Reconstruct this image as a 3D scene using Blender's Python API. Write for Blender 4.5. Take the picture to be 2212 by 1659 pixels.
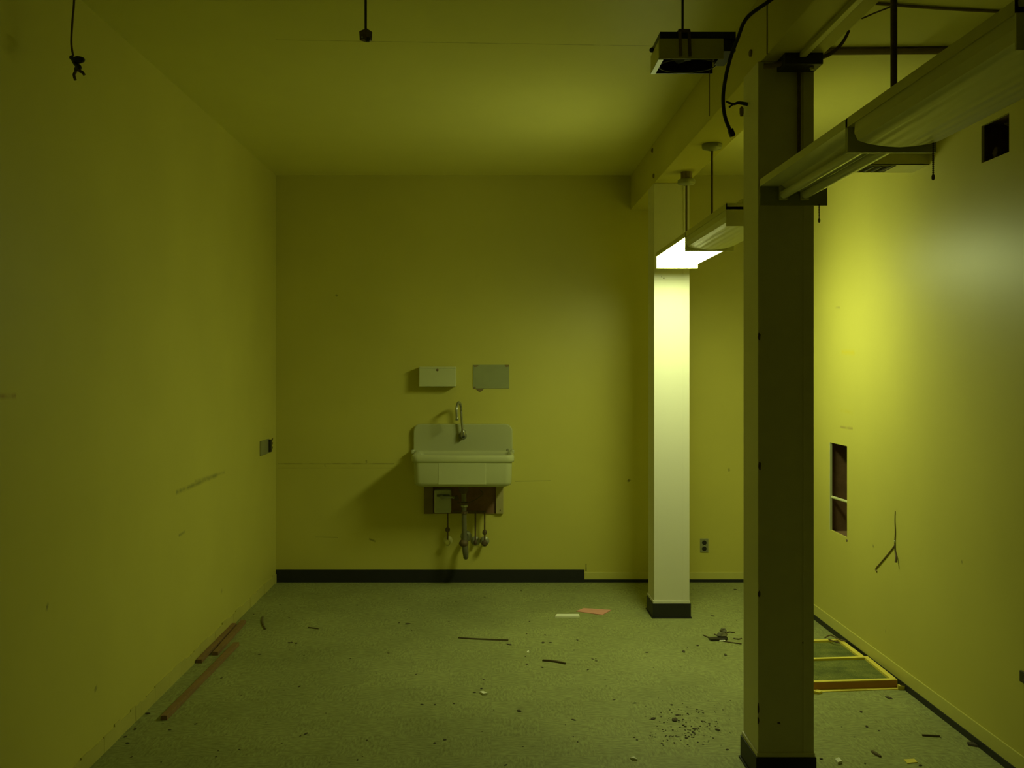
import bpy, math, random
from mathutils import Vector, Matrix

# ------------------------------------------------------------------ reset
for o in list(bpy.data.objects):
    bpy.data.objects.remove(o, do_unlink=True)
scene = bpy.context.scene
C = scene.collection
random.seed(7)

# ------------------------------------------------------------------ camera
F = 2050.0                    # focal length in pixels of the 2212 x 1659 frame
VX, VY = 1061.0, 797.0        # vanishing point of the room's long direction
CH = 1.68                     # camera height
cam_d = bpy.data.cameras.new('camera')
cam = bpy.data.objects.new('camera', cam_d)
C.objects.link(cam)
cam.location = (0, 0, CH)
cam.rotation_euler = (math.radians(90), 0, 0)
cam_d.sensor_width = 36.0
cam_d.lens = F / 2212 * 36.0
cam_d.shift_x = (1106 - VX) / 2212
cam_d.shift_y = -(829.5 - VY) / 2212
cam_d.clip_start = 0.02
scene.camera = cam

# ------------------------------------------------------------------ world, exposure
w = bpy.data.worlds.new('world')
scene.world = w
w.use_nodes = True
w.node_tree.nodes['Background'].inputs[0].default_value = (0.0, 0.0, 0.0, 1)
w.node_tree.nodes['Background'].inputs[1].default_value = 0.0
vs = scene.view_settings
vs.view_transform = 'Standard'
vs.look = 'None'
vs.gamma = 1.0
vs.use_curve_mapping = False
vs.exposure = 0.05
LAMP_STRENGTH = 35.0
LAMP_COLOR = (0.87, 1.0, 0.43)

# ------------------------------------------------------------------ pixel -> place
def P(x, y, d):
    return Vector(((x - VX) * d / F, d, CH - (y - VY) * d / F))
def FL(x, y, z=0.0):
    d = (CH - z) * F / (y - VY)
    v = P(x, y, d); v.z = z
    return v

D = 7.48            # back wall
XL, XR = -1.697, 2.175
ZC = 3.206
YF = -2.4           # wall behind the camera
BX0, BX1, BZ = 1.10, 1.325, 2.935   # beam

# ------------------------------------------------------------------ materials
def new_mat(name):
    m = bpy.data.materials.new(name)
    m.use_nodes = True
    nt = m.node_tree
    return m, nt, nt.nodes['Principled BSDF']

def mat(name, col, rough=0.6, metal=0.0, var=0.12, scale=14.0, bump=0.0, spec=0.5):
    m, nt, b = new_mat(name)
    N, L = nt.nodes, nt.links
    b.inputs['Roughness'].default_value = rough
    b.inputs['Metallic'].default_value = metal
    b.inputs['Specular IOR Level'].default_value = spec
    tc = N.new('ShaderNodeTexCoord')
    no = N.new('ShaderNodeTexNoise')
    no.inputs['Scale'].default_value = scale
    no.inputs['Detail'].default_value = 5
    L.new(tc.outputs['Object'], no.inputs['Vector'])
    mx = N.new('ShaderNodeMix'); mx.data_type = 'RGBA'
    mx.inputs[6].default_value = tuple(c * (1 - var) for c in col) + (1,)
    mx.inputs[7].default_value = tuple(min(1, c * (1 + var)) for c in col) + (1,)
    L.new(no.outputs['Fac'], mx.inputs[0])
    L.new(mx.outputs[2], b.inputs['Base Color'])
    if bump:
        bp = N.new('ShaderNodeBump')
        bp.inputs['Strength'].default_value = bump
        bp.inputs['Distance'].default_value = 0.003
        L.new(no.outputs['Fac'], bp.inputs['Height'])
        L.new(bp.outputs['Normal'], b.inputs['Normal'])
    return m

def math_node(nt, op, a, b=None, c=None):
    n = nt.nodes.new('ShaderNodeMath'); n.operation = op
    for i, v in enumerate((a, b, c)):
        if v is None: continue
        if isinstance(v, (int, float)): n.inputs[i].default_value = v
        else: nt.links.new(v, n.inputs[i])
    return n.outputs[0]

def wall_mat(name, col, axes, marks, rough=0.42, grime=0.10):
    """painted wall; marks = list of (A, B, width, strength, colour) scuffs, scars and painted shadow lines in wall coordinates"""
    m, nt, b = new_mat(name)
    N, L = nt.nodes, nt.links
    b.inputs['Roughness'].default_value = rough
    b.inputs['Specular IOR Level'].default_value = 0.35
    geo = N.new('ShaderNodeNewGeometry')
    sep = N.new('ShaderNodeSeparateXYZ')
    L.new(geo.outputs['Position'], sep.inputs[0])
    u, v = sep.outputs[axes[0]], sep.outputs[axes[1]]
    n1 = N.new('ShaderNodeTexNoise'); n1.inputs['Scale'].default_value = 1.7; n1.inputs['Detail'].default_value = 6
    n2 = N.new('ShaderNodeTexNoise'); n2.inputs['Scale'].default_value = 55; n2.inputs['Detail'].default_value = 3
    n3 = N.new('ShaderNodeTexNoise'); n3.inputs['Scale'].default_value = 18; n3.inputs['Detail'].default_value = 4
    for n in (n1, n2, n3): L.new(geo.outputs['Position'], n.inputs['Vector'])
    mx = N.new('ShaderNodeMix'); mx.data_type = 'RGBA'
    mx.inputs[6].default_value = tuple(c * (1 - grime) for c in col) + (1,)
    mx.inputs[7].default_value = tuple(min(1, c * (1 + grime)) for c in col) + (1,)
    L.new(n1.outputs['Fac'], mx.inputs[0])
    out = mx.outputs[2]
    for (A, B, wd, st, mc) in marks:
        dx, dy = B[0] - A[0], B[1] - A[1]
        ln = math.hypot(dx, dy); ux, uy = dx / ln, dy / ln
        pu = math_node(nt, 'SUBTRACT', u, A[0]); pv = math_node(nt, 'SUBTRACT', v, A[1])
        t = math_node(nt, 'ADD', math_node(nt, 'MULTIPLY', pu, ux), math_node(nt, 'MULTIPLY', pv, uy))
        s = math_node(nt, 'ADD', math_node(nt, 'MULTIPLY', pu, -uy), math_node(nt, 'MULTIPLY', pv, ux))
        s = math_node(nt, 'ABSOLUTE', s)
        edge = math_node(nt, 'SUBTRACT', 1.0, math_node(nt, 'MULTIPLY', s, 1.0 / wd))
        edge.node.use_clamp = True
        tt = math_node(nt, 'ABSOLUTE', math_node(nt, 'SUBTRACT', t, ln / 2))
        cap = math_node(nt, 'LESS_THAN', tt, ln / 2)
        k = math_node(nt, 'MULTIPLY', edge, cap)
        br = math_node(nt, 'MULTIPLY_ADD', n3.outputs['Fac'], 2.6, -0.55); br.node.use_clamp = True
        k = math_node(nt, 'MULTIPLY', math_node(nt, 'MULTIPLY', k, br), st)
        mm = N.new('ShaderNodeMix'); mm.data_type = 'RGBA'
        L.new(k, mm.inputs[0]); L.new(out, mm.inputs[6])
        mm.inputs[7].default_value = mc + (1,)
        out = mm.outputs[2]
    L.new(out, b.inputs['Base Color'])
    bp = N.new('ShaderNodeBump'); bp.inputs['Strength'].default_value = 0.10; bp.inputs['Distance'].default_value = 0.002
    hh = math_node(nt, 'ADD', n2.outputs['Fac'], math_node(nt, 'MULTIPLY', n1.outputs['Fac'], 3.0))
    L.new(hh, bp.inputs['Height']); L.new(bp.outputs['Normal'], b.inputs['Normal'])
    return m

WALL = (0.60, 0.55, 0.115)
DARK = (0.10, 0.085, 0.03)
BROWN = (0.20, 0.10, 0.04)
s = D / F
def bw(x, y): return ((x - VX) * s, CH - (y - VY) * s)            # back wall (x, z)
def lw(x, y):
    d = XL * F / (x - VX); return (d, CH - (y - VY) * d / F)       # left wall (y, z)
def rw(x, y):
    d = XR * F / (x - VX); return (d, CH - (y - VY) * d / F)       # right wall (y, z)

M_BACK = wall_mat('yellow_paint_back', WALL, (0, 2), [
    (bw(600, 1002), bw(852, 1002), 0.006, 0.9, (0.16, 0.13, 0.04)),  # this line and the next: shadow along an old paint ridge, painted dark
    (bw(600, 1011), bw(850, 1011), 0.005, 0.45, (0.22, 0.19, 0.06)),
    (bw(1112, 1040), bw(1190, 1038), 0.005, 0.6, (0.22, 0.19, 0.06)),
    (bw(680, 1160), bw(730, 1161), 0.006, 0.5, DARK),
    (bw(797, 1164), bw(812, 1170), 0.012, 0.9, DARK),
    (bw(791, 994), bw(792, 1001), 0.010, 1.0, DARK),
    (bw(701, 1003), bw(703, 1009), 0.008, 0.8, DARK),
    (bw(725, 636), bw(729, 640), 0.012, 0.9, DARK),
    (bw(1357, 1036), bw(1360, 1040), 0.02, 0.9, DARK),
    (bw(1266, 1218), bw(1266, 1234), 0.008, 0.9, DARK),
    (bw(1574, 1012), bw(1575, 1018), 0.012, 0.9, DARK),
])
M_LEFT = wall_mat('yellow_paint_left', WALL, (1, 2), [
    (lw(380, 1064), lw(470, 1026), 0.018, 0.75, (0.18, 0.17, 0.06)),
    (lw(420, 1040), lw(485, 1020), 0.014, 0.5, (0.22, 0.2, 0.07)),
    (lw(386, 1157), lw(400, 1148), 0.012, 0.8, (0.2, 0.19, 0.06)),
    (lw(-20, 857), lw(35, 855), 0.014, 0.8, (0.28, 0.12, 0.04)),
    (lw(206, 1484), lw(208, 1492), 0.02, 0.9, DARK),
    (lw(100, 1310), lw(104, 1312), 0.02, 0.7, DARK),
    (lw(478, 1276), lw(480, 1277), 0.02, 0.7, DARK),
])
M_RIGHT = wall_mat('yellow_paint_right', WALL, (1, 2), [
    (rw(1818, 761), rw(1846, 762), 0.022, 1.0, (0.62, 0.52, 0.04)),
    (rw(1816, 886), rw(1842, 892), 0.016, 0.9, (0.60, 0.52, 0.06)),
    (rw(1814, 922), rw(1842, 926), 0.012, 0.8, (0.35, 0.26, 0.08)),
    (rw(1885, 1179), rw(1888, 1181), 0.012, 0.9, DARK),
    (rw(2076, 1212), rw(2080, 1216), 0.012, 0.8, DARK),
    (rw(1912, 1363), rw(1914, 1365), 0.012, 0.7, DARK),
    (rw(1805, 664), rw(1814, 664), 0.012, 0.7, (0.35, 0.30, 0.1)),
], rough=0.42)
M_CEIL = wall_mat('yellow_paint_ceiling', (0.76, 0.72, 0.20), (0, 1), [
    ((-1.0, 4.40), (1.10, 4.50), 0.007, 0.8, (0.28, 0.25, 0.08)),
], rough=0.50, grime=0.06)
M_BEAM = wall_mat('yellow_paint_beam', WALL, (1, 2), [], rough=0.5)
M_COL = wall_mat('yellow_paint_column', (0.73, 0.70, 0.58), (0, 2), [], rough=0.45, grime=0.06)
M_OLDBASE = wall_mat('grimy_plaster', (0.50, 0.46, 0.11), (1, 2), [], rough=0.8, grime=0.3)
M_PBASE = mat('painted_cove_base', (0.60, 0.56, 0.14), 0.4, var=0.06)
M_BLACK = mat('black_vinyl', (0.013, 0.013, 0.013), 0.55, var=0.3)
M_ENAMEL = mat('cream_enamel', (0.62, 0.59, 0.22), 0.38, var=0.05)
M_PAN = mat('white_enamel_pan', (0.74, 0.73, 0.50), 0.35, var=0.05)
M_GREYMETAL = mat('grey_metal', (0.32, 0.32, 0.18), 0.42, 0.3, var=0.15)
M_DARKMETAL = mat('dark_metal', (0.045, 0.04, 0.025), 0.5, 0.4, var=0.25)
M_RUST = mat('rusty_iron', (0.13, 0.09, 0.04), 0.65, 0.3, var=0.4, scale=60)
M_CHROME = mat('worn_chrome', (0.45, 0.45, 0.40), 0.28, 0.9, var=0.15)
M_CERAMIC = mat('white_porcelain', (0.51, 0.52, 0.28), 0.22, var=0.04, scale=5)
M_WHITEPL = mat('white_plastic', (0.56, 0.57, 0.30), 0.45, var=0.05)
M_GREYPLATE = mat('grey_sheet', (0.31, 0.33, 0.15), 0.6, var=0.12, scale=9)
M_TAPE = mat('torn_brown_tape', (0.22, 0.16, 0.06), 0.8, var=0.2)
M_PLY = mat('brown_plywood', (0.20, 0.10, 0.045), 0.7, var=0.35, scale=22)
M_CAVITY = mat('cavity_wood', (0.16, 0.09, 0.04), 0.85, var=0.45, scale=18)
M_WOOD = mat('reddish_lath', (0.25, 0.145, 0.055), 0.7, var=0.3, scale=30, bump=0.4)
M_STICK = mat('dark_splinter', (0.12, 0.09, 0.04), 0.8, var=0.3, scale=40)
M_PAPERW = mat('white_paper', (0.85, 0.85, 0.70), 0.7, var=0.05)
M_PINK = mat('pink_paper', (0.72, 0.33, 0.26), 0.8, var=0.1)
M_CABLE = mat('black_rubber', (0.014, 0.013, 0.010), 0.5, var=0.3)
M_CARD = mat('yellow_card_frame', (0.80, 0.66, 0.10), 0.7, var=0.12)
M_CARDBROWN = mat('brown_card_edge', (0.42, 0.20, 0.04), 0.8, var=0.15)
M_DULL = mat('dull_pipe', (0.17, 0.16, 0.10), 0.45, 0.4, var=0.3, scale=30)
M_CLEAT = mat('weathered_cleat', (0.40, 0.34, 0.13), 0.7, var=0.2)
M_GALV = mat('galvanised_steel', (0.52, 0.54, 0.44), 0.4, 0.4, var=0.15)
M_CRUMB = mat('dirt', (0.07, 0.055, 0.03), 0.9, var=0.4)
M_TUBE = mat('fluorescent_glass', (0.78, 0.78, 0.62), 0.25, var=0.03)

def filter_mat():
    m, nt, b = new_mat('green_filter_media')
    N, L = nt.nodes, nt.links
    geo = N.new('ShaderNodeNewGeometry')
    n1 = N.new('ShaderNodeTexNoise'); n1.inputs['Scale'].default_value = 160; n1.inputs['Detail'].default_value = 6
    n2 = N.new('ShaderNodeTexNoise'); n2.inputs['Scale'].default_value = 12; n2.inputs['Detail'].default_value = 3
    for n in (n1, n2): L.new(geo.outputs['Position'], n.inputs['Vector'])
    f = math_node(nt, 'MULTIPLY', n1.outputs['Fac'], n2.outputs['Fac'])
    cr = N.new('ShaderNodeValToRGB')
    cr.color_ramp.elements[0].position = 0.12; cr.color_ramp.elements[0].color = (0.08, 0.10, 0.02, 1)
    cr.color_ramp.elements[1].position = 0.45; cr.color_ramp.elements[1].color = (0.26, 0.28, 0.06, 1)
    L.new(f, cr.inputs[0]); L.new(cr.outputs[0], b.inputs['Base Color'])
    b.inputs['Roughness'].default_value = 1.0
    bp = N.new('ShaderNodeBump'); bp.inputs['Distance'].default_value = 0.006; bp.inputs['Strength'].default_value = 0.8
    L.new(n1.outputs['Fac'], bp.inputs['Height']); L.new(bp.outputs['Normal'], b.inputs['Normal'])
    return m
M_FILTER = filter_mat()

def floor_mat():
    m, nt, b = new_mat('marbled_vinyl_tile')
    N, L = nt.nodes, nt.links
    geo = N.new('ShaderNodeNewGeometry')
    def stretched(sx, sy, sc, det=5):
        mp = N.new('ShaderNodeMapping'); mp.inputs['Scale'].default_value = (sx, sy, 1)
        L.new(geo.outputs['Position'], mp.inputs['Vector'])
        n = N.new('ShaderNodeTexNoise'); n.inputs['Scale'].default_value = sc; n.inputs['Detail'].default_value = det
        n.inputs['Roughness'].default_value = 0.7
        L.new(mp.outputs[0], n.inputs['Vector'])
        return n.outputs['Fac']
    ch = N.new('ShaderNodeTexChecker'); ch.inputs['Scale'].default_value = 1 / 0.2286
    L.new(geo.outputs['Position'], ch.inputs['Vector'])
    a = stretched(1, 3.5, 24); c = stretched(3.5, 1, 24)
    mf = N.new('ShaderNodeMix'); L.new(ch.outputs['Fac'], mf.inputs[0]); L.new(a, mf.inputs[2]); L.new(c, mf.inputs[3])
    cr = N.new('ShaderNodeValToRGB')
    cr.color_ramp.elements[0].position = 0.30; cr.color_ramp.elements[0].color = (0.185, 0.19, 0.07, 1)
    cr.color_ramp.elements[1].position = 0.62; cr.color_ramp.elements[1].color = (0.36, 0.385, 0.15, 1)
    L.new(mf.outputs[0], cr.inputs[0])
    # worn, darker dirty areas with shapes of their own
    big = stretched(1, 1, 1.3, 4)
    r2 = N.new('ShaderNodeValToRGB')
    r2.color_ramp.elements[0].position = 0.25; r2.color_ramp.elements[0].color = (0.74, 0.74, 0.70, 1)
    r2.color_ramp.elements[1].position = 0.7; r2.color_ramp.elements[1].color = (1.08, 1.08, 1.08, 1)
    L.new(big, r2.inputs[0])
    mul = N.new('ShaderNodeMix'); mul.data_type = 'RGBA'; mul.blend_type = 'MULTIPLY'; mul.inputs[0].default_value = 1
    L.new(cr.outputs[0], mul.inputs[6]); L.new(r2.outputs[0], mul.inputs[7])
    # dark specks and scuffs
    sp = stretched(1, 2.2, 26, 3)
    r3 = N.new('ShaderNodeValToRGB')
    r3.color_ramp.elements[0].position = 0.64; r3.color_ramp.elements[0].color = (0, 0, 0, 1)
    r3.color_ramp.elements[1].position = 0.74; r3.color_ramp.elements[1].color = (1, 1, 1, 1)
    L.new(sp, r3.inputs[0])
    sf = math_node(nt, 'MULTIPLY', r3.outputs[0], 0.6)
    m2 = N.new('ShaderNodeMix'); m2.data_type = 'RGBA'
    L.new(sf, m2.inputs[0]); L.new(mul.outputs[2], m2.inputs[6]); m2.inputs[7].default_value = (0.13, 0.11, 0.05, 1)
    # hairline joints of the 9 inch tiles
    br = N.new('ShaderNodeTexBrick'); br.offset = 0
    br.inputs['Scale'].default_value = 1.0; br.inputs['Mortar Size'].default_value = 0.0012
    br.inputs['Brick Width'].default_value = 0.2286; br.inputs['Row Height'].default_value = 0.2286
    L.new(geo.outputs['Position'], br.inputs['Vector'])
    m3 = N.new('ShaderNodeMix'); m3.data_type = 'RGBA'
    L.new(math_node(nt, 'MULTIPLY', br.outputs['Fac'], 0.35), m3.inputs[0])
    L.new(m2.outputs[2], m3.inputs[6]); m3.inputs[7].default_value = (0.2, 0.19, 0.1, 1)
    L.new(m3.outputs[2], b.inputs['Base Color'])
    b.inputs['Roughness'].default_value = 0.6
    b.inputs['Specular IOR Level'].default_value = 0.3
    return m
M_FLOOR = floor_mat()

def lens_mat(on):
    m, nt, b = new_mat('lit_diffuser' if on else 'acrylic_diffuser')
    N, L = nt.nodes, nt.links
    geo = N.new('ShaderNodeNewGeometry')
    wv = N.new('ShaderNodeTexWave'); wv.bands_direction = 'X'; wv.inputs['Scale'].default_value = 9
    L.new(geo.outputs['Position'], wv.inputs['Vector'])
    bp = N.new('ShaderNodeBump'); bp.inputs['Distance'].default_value = 0.004; bp.inputs['Strength'].default_value = 0.35
    L.new(wv.outputs['Fac'], bp.inputs['Height']); L.new(bp.outputs['Normal'], b.inputs['Normal'])
    b.inputs['Base Color'].default_value = (0.72, 0.70, 0.42, 1)
    b.inputs['Roughness'].default_value = 0.35
    if on:
        b.inputs['Emission Color'].default_value = LAMP_COLOR + (1,)
        b.inputs['Emission Strength'].default_value = LAMP_STRENGTH
    return m
M_LENS_ON, M_LENS_OFF = lens_mat(True), lens_mat(False)

# ------------------------------------------------------------------ mesh helpers
class MB:
    def __init__(s): s.v, s.f, s.sm = [], [], []
    def add(s, vs, fs, smooth=False):
        n = len(s.v); s.v += [Vector(v) for v in vs]
        s.f += [tuple(i + n for i in f) for f in fs]; s.sm += [smooth] * len(fs)
        return s
    def box(s, a, b):
        x0, y0, z0 = (min(a[i], b[i]) for i in range(3)); x1, y1, z1 = (max(a[i], b[i]) for i in range(3))
        vs = [(x0,y0,z0),(x1,y0,z0),(x1,y1,z0),(x0,y1,z0),(x0,y0,z1),(x1,y0,z1),(x1,y1,z1),(x0,y1,z1)]
        return s.add(vs, [(0,3,2,1),(4,5,6,7),(0,1,5,4),(1,2,6,5),(2,3,7,6),(3,0,4,7)])
    def obox(s, p, q, w, h, up=(0, 0, 1)):
        """bar from p to q, width w, height h"""
        p, q, up = Vector(p), Vector(q), Vector(up)
        t = (q - p).normalized(); r = t.cross(up).normalized(); u = r.cross(t).normalized()
        vs = []
        for c in (p, q):
            for (i, j) in ((-1,-1),(1,-1),(1,1),(-1,1)): vs.append(c + r * (w/2*i) + u * (h/2*j))
        return s.add(vs, [(0,1,2,3),(7,6,5,4),(0,4,5,1),(1,5,6,2),(2,6,7,3),(3,7,4,0)])
    def tube(s, pts, r, n=10, r_end=None):
        pts = [Vector(p) for p in pts]; k = len(pts); vs = []; nrm = None
        for i, p in enumerate(pts):
            t = ((pts[min(i+1,k-1)] - p).normalized() + (p - pts[max(i-1,0)]).normalized()).normalized()
            if nrm is None:
                nrm = t.cross(Vector((0.13, 0.27, 0.95)))
                if nrm.length < 0.05: nrm = t.cross(Vector((1, 0, 0)))
            nrm = (nrm - t * nrm.dot(t)).normalized(); bn = t.cross(nrm)
            rr = r if r_end is None else r + (r_end - r) * i / (k - 1)
            for j in range(n):
                a = 2 * math.pi * j / n
                vs.append(p + nrm * (rr * math.cos(a)) + bn * (rr * math.sin(a)))
        fs = [(i*n+j, i*n+(j+1)%n, (i+1)*n+(j+1)%n, (i+1)*n+j) for i in range(k-1) for j in range(n)]
        s.add(vs, fs, True)
        s.add([vs[j] for j in range(n)], [tuple(range(n))[::-1]]); s.add(vs[-n:], [tuple(range(n))])
        return s
    def lathe(s, base, axis, prof, n=20, smooth=True):
        """prof: list of (radius, distance along axis)"""
        base, ax = Vector(base), Vector(axis).normalized()
        a = ax.cross(Vector((0, 0, 1)));
        if a.length < 0.05: a = Vector((1, 0, 0))
        a.normalize(); b = ax.cross(a); vs = []
        for (r, h) in prof:
            for j in range(n):
                t = 2*math.pi*j/n; vs.append(base + ax*h + a*(r*math.cos(t)) + b*(r*math.sin(t)))
        fs = [(i*n+j, i*n+(j+1)%n, (i+1)*n+(j+1)%n, (i+1)*n+j) for i in range(len(prof)-1) for j in range(n)]
        s.add(vs, fs, smooth)
        s.add(vs[:n], [tuple(range(n))[::-1]]); s.add(vs[-n:], [tuple(range(n))])
        return s
    def loft(s, rings, smooth=False, cap=True):
        n = len(rings[0]); vs = [p for r in rings for p in r]
        fs = [(i*n+j, i*n+(j+1)%n, (i+1)*n+(j+1)%n, (i+1)*n+j) for i in range(len(rings)-1) for j in range(n)]
        s.add(vs, fs, smooth)
        if cap: s.add(rings[0], [tuple(range(n))[::-1]]); s.add(rings[-1], [tuple(range(n))])
        return s
    def extrude(s, prof, a, b, fn, smooth=False):
        """prof 2-D outline, fn(p, t) -> 3-D"""
        return s.loft([[fn(p, a) for p in prof], [fn(p, b) for p in prof]], smooth)
    def lump(s, c, r, seed, flat=0.5, yaw=0.0, stretch=1.0):
        rd = random.Random(seed); vs = []; rings = 3; n = 6
        for i in range(rings):
            ph = (i / (rings - 1) - .5) * 1.9
            for j in range(n):
                t = 2*math.pi*j/n + yaw; k = r * rd.uniform(.7, 1.15)
                x, y = math.cos(t - yaw) * stretch, math.sin(t - yaw)
                x, y = x*math.cos(yaw) - y*math.sin(yaw), x*math.sin(yaw) + y*math.cos(yaw)
                vs.append(Vector(c) + Vector((k*math.cos(ph)*x, k*math.cos(ph)*y, r*flat*(1+math.sin(ph)))))
        fs = [(i*n+j, i*n+(j+1)%n, (i+1)*n+(j+1)%n, (i+1)*n+j) for i in range(rings-1) for j in range(n)]
        s.add(vs, fs); s.add(vs[:n], [tuple(range(n))[::-1]]); s.add(vs[-n:], [tuple(range(n))])
        return s
    def build(s, name, m, parent=None, org=None, bevel=0.0):
        o0 = Vector(org) if org is not None else (root_of(parent) if parent else Vector((0, 0, 0)))
        me = bpy.data.meshes.new(name)
        me.from_pydata([tuple(v - o0) for v in s.v], [], s.f)
        me.polygons.foreach_set('use_smooth', s.sm)
        me.materials.append(m); me.validate(); me.update()
        o = bpy.data.objects.new(name, me); C.objects.link(o)
        if parent: o.parent = parent
        else: o.location = o0
        if bevel:
            bv = o.modifiers.new('bevel', 'BEVEL'); bv.width = bevel; bv.segments = 2; bv.limit_method = 'ANGLE'
        return o

def root_of(o):
    while o.parent: o = o.parent
    return Vector(o.location)

def tag(o, label, cat=None, group=None, kind=None):
    o['label'] = label
    if cat: o['category'] = cat
    if group: o['group'] = group
    if kind: o['kind'] = kind
    return o
def thing(name, label, cat, loc, group=None, kind=None):
    o = bpy.data.objects.new(name, None); C.objects.link(o)
    o.location = loc; o.empty_display_size = 0.1
    return tag(o, label, cat, group, kind)
def struct(name, mb, m, label, bevel=0.0):
    o = mb.build(name, m, bevel=bevel); o['kind'] = 'structure'; o['label'] = label
    return o
def bez(p0, p1, p2, p3, n=10):
    p0, p1, p2, p3 = map(Vector, (p0, p1, p2, p3)); out = []
    for i in range(n + 1):
        t = i / n; out.append(p0*(1-t)**3 + p1*3*t*(1-t)**2 + p2*3*t*t*(1-t) + p3*t**3)
    return out
def smooth_path(pts, n=6):
    pts = [Vector(p) for p in pts]; out = []
    for i in range(len(pts) - 1):
        a, b = pts[i], pts[i+1]; p, q = pts[max(i-1, 0)], pts[min(i+2, len(pts)-1)]
        for k in range(n):
            t = k / n
            out.append(0.5*((2*a) + (b-p)*t + (2*p-5*a+4*b-q)*t*t + (3*a-p-3*b+q)*t**3))
    return out + [pts[-1]]

# ------------------------------------------------------------------ room shell
T = 0.15
struct('floor', MB().box((XL-T, YF-T, -0.1), (XR+T, D+T, 0)), M_FLOOR, 'worn marbled grey-green tile floor with scattered dirt')
struct('ceiling', MB().box((XL-T, YF-T, ZC), (XR+T, D+T, ZC+0.1)), M_CEIL, 'yellow painted flat ceiling')
struct('wall_left', MB().box((XL-T, YF-T, 0), (XL, D+T, ZC)), M_LEFT, 'plain yellow wall with scuffs beside the wood strips')
struct('wall_back', MB().box((XL, D, 0), (XR, D+T, ZC)), M_BACK, 'yellow wall behind the sink')
struct('wall_front', MB().box((XL, YF-T, 0), (XR, YF, ZC)), M_BACK, 'plain yellow end wall')
# right wall with two openings
H1 = (5.80, 6.09, 0.648, 1.208)
H2 = (3.985, 4.21, 2.592, 2.757)
wr = MB()
ys = sorted([YF-T, D+T, H1[0], H1[1], H2[0], H2[1]]); zs = sorted([0, ZC, H1[2], H1[3], H2[2], H2[3]])
for i in range(len(ys)-1):
    for j in range(len(zs)-1):
        cy, cz = (ys[i]+ys[i+1])/2, (zs[j]+zs[j+1])/2
        if any(h[0] < cy < h[1] and h[2] < cz < h[3] for h in (H1, H2)): continue
        wr.box((XR, ys[i], zs[j]), (XR+0.013, ys[i+1], zs[j+1]))
WR = struct('wall_right', wr, M_RIGHT, 'yellow wall with two rectangular openings cut in it')
def cavity(h, m, depth):
    x0, x1 = XR + 0.013, XR + depth; g = 0.03; mb = MB()
    y0, y1, z0, z1 = h[0]-.02, h[1]+.02, h[2]-.01, h[3]+.01
    mb.box((x1, y0-g, z0-g), (x1+g, y1+g, z1+g)); mb.box((x0, y0-g, z0-g), (x1, y0, z1+g)); mb.box((x0, y1, z0-g), (x1, y1+g, z1+g))
    mb.box((x0, y0, z0-g), (x1, y1, z0)); mb.box((x0, y0, z1), (x1, y1, z1+g))
    return mb
c1 = cavity(H1, M_CAVITY, 0.12).build('wall_cavity', M_CAVITY, WR); c1['label'] = 'brown inside of the tall opening'
cp = MB().tube([(XR+.012, 6.105, CH-(1073-VY)*6.105/F), (XR+.035, 5.79, CH-(1088-VY)*5.79/F)], 0.009).build('cavity_pipe', M_WHITEPL, WR)
cp['label'] = 'pale pipe crossing the tall opening'
MB().obox((XR+.10, 5.9, .66), (XR+.10, 5.86, 1.0), .06, .02, (0, 1, 0)).build('lath', M_PLY, c1)
MB().lump((XR+.01, 5.805, .62), .02, 3, .6).build('plaster_crumb', M_RUST, WR)
# ragged paper lip on the far jamb of the tall opening
lip = MB(); rd = random.Random(5); zz = H1[2]
while zz < H1[3]:
    h = rd.uniform(.02, .05); lip.box((XR-.002, H1[1]-.004, zz), (XR+.012, H1[1]+rd.uniform(.0, .008), min(zz+h, H1[3]))); zz += h
lip.build('torn_edge', M_WHITEPL, WR)
c2 = cavity(H2, M_CAVITY, 0.60).build('wall_cavity', M_CAVITY, WR); c2['label'] = 'dark inside of the small high opening'
MB().obox((XR+.03, 4.0, 2.665), (XR+.03, 3.975, 2.675), .012, .008).build('splinter', M_WOOD, WR)
MB().lump((XR+.05, 4.17, 2.60), .025, 8, 1.2).lump((XR+.06, 4.10, 2.73), .02, 9, .6).build('insulation_scrap', M_RUST, WR)
# beam
B = struct('ceiling_beam', MB().box((BX0, YF, BZ), (BX1, D, ZC)), M_BEAM, 'boxed yellow ceiling beam carried by the two columns', 0.003)
MB().box((BX0-.0025, 3.775, BZ), (BX0+.01, 3.785, ZC)).build('beam_joint', M_TAPE, B)
for (x, y) in ((1623, 115), (1410, 325), (1413, 380)):
    d = BX0 * F / (x - VX); MB().lathe((BX0+.004, d, CH-(y-VY)*d/F), (-1, 0, 0), [(.016, 0), (.016, .010), (.009, .014)], 10).build('bolt_head', M_TAPE, B)

# baseboards
xb0 = bw(1262, 1258)[0]
bb = struct('baseboard_back', MB().box((XL+0.002, D-0.008, 0), (xb0, D, 0.098)).box((XL+0.002, D-0.012, 0), (xb0, D-.006, 0.006)), M_BLACK, 'tall black rubber base along the sink wall')
pb = struct('baseboard_back', MB().box((xb0, D-0.006, 0.022), (XR, D, 0.079)), M_PBASE, 'yellow painted base behind the far column', 0.002)
MB().box((xb0, D-0.010, 0), (XR, D, 0.024)).build('black_toe_strip', M_BLACK, pb)
pr = struct('baseboard_right', MB().box((XR-0.007, YF, 0.03), (XR, D-.01, 0.098)), M_PBASE, 'yellow painted base along the wall with the openings', 0.002)
MB().box((XR-0.012, YF, 0), (XR, D-.01, 0.032)).build('black_toe_strip', M_BLACK, pr)
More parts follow.
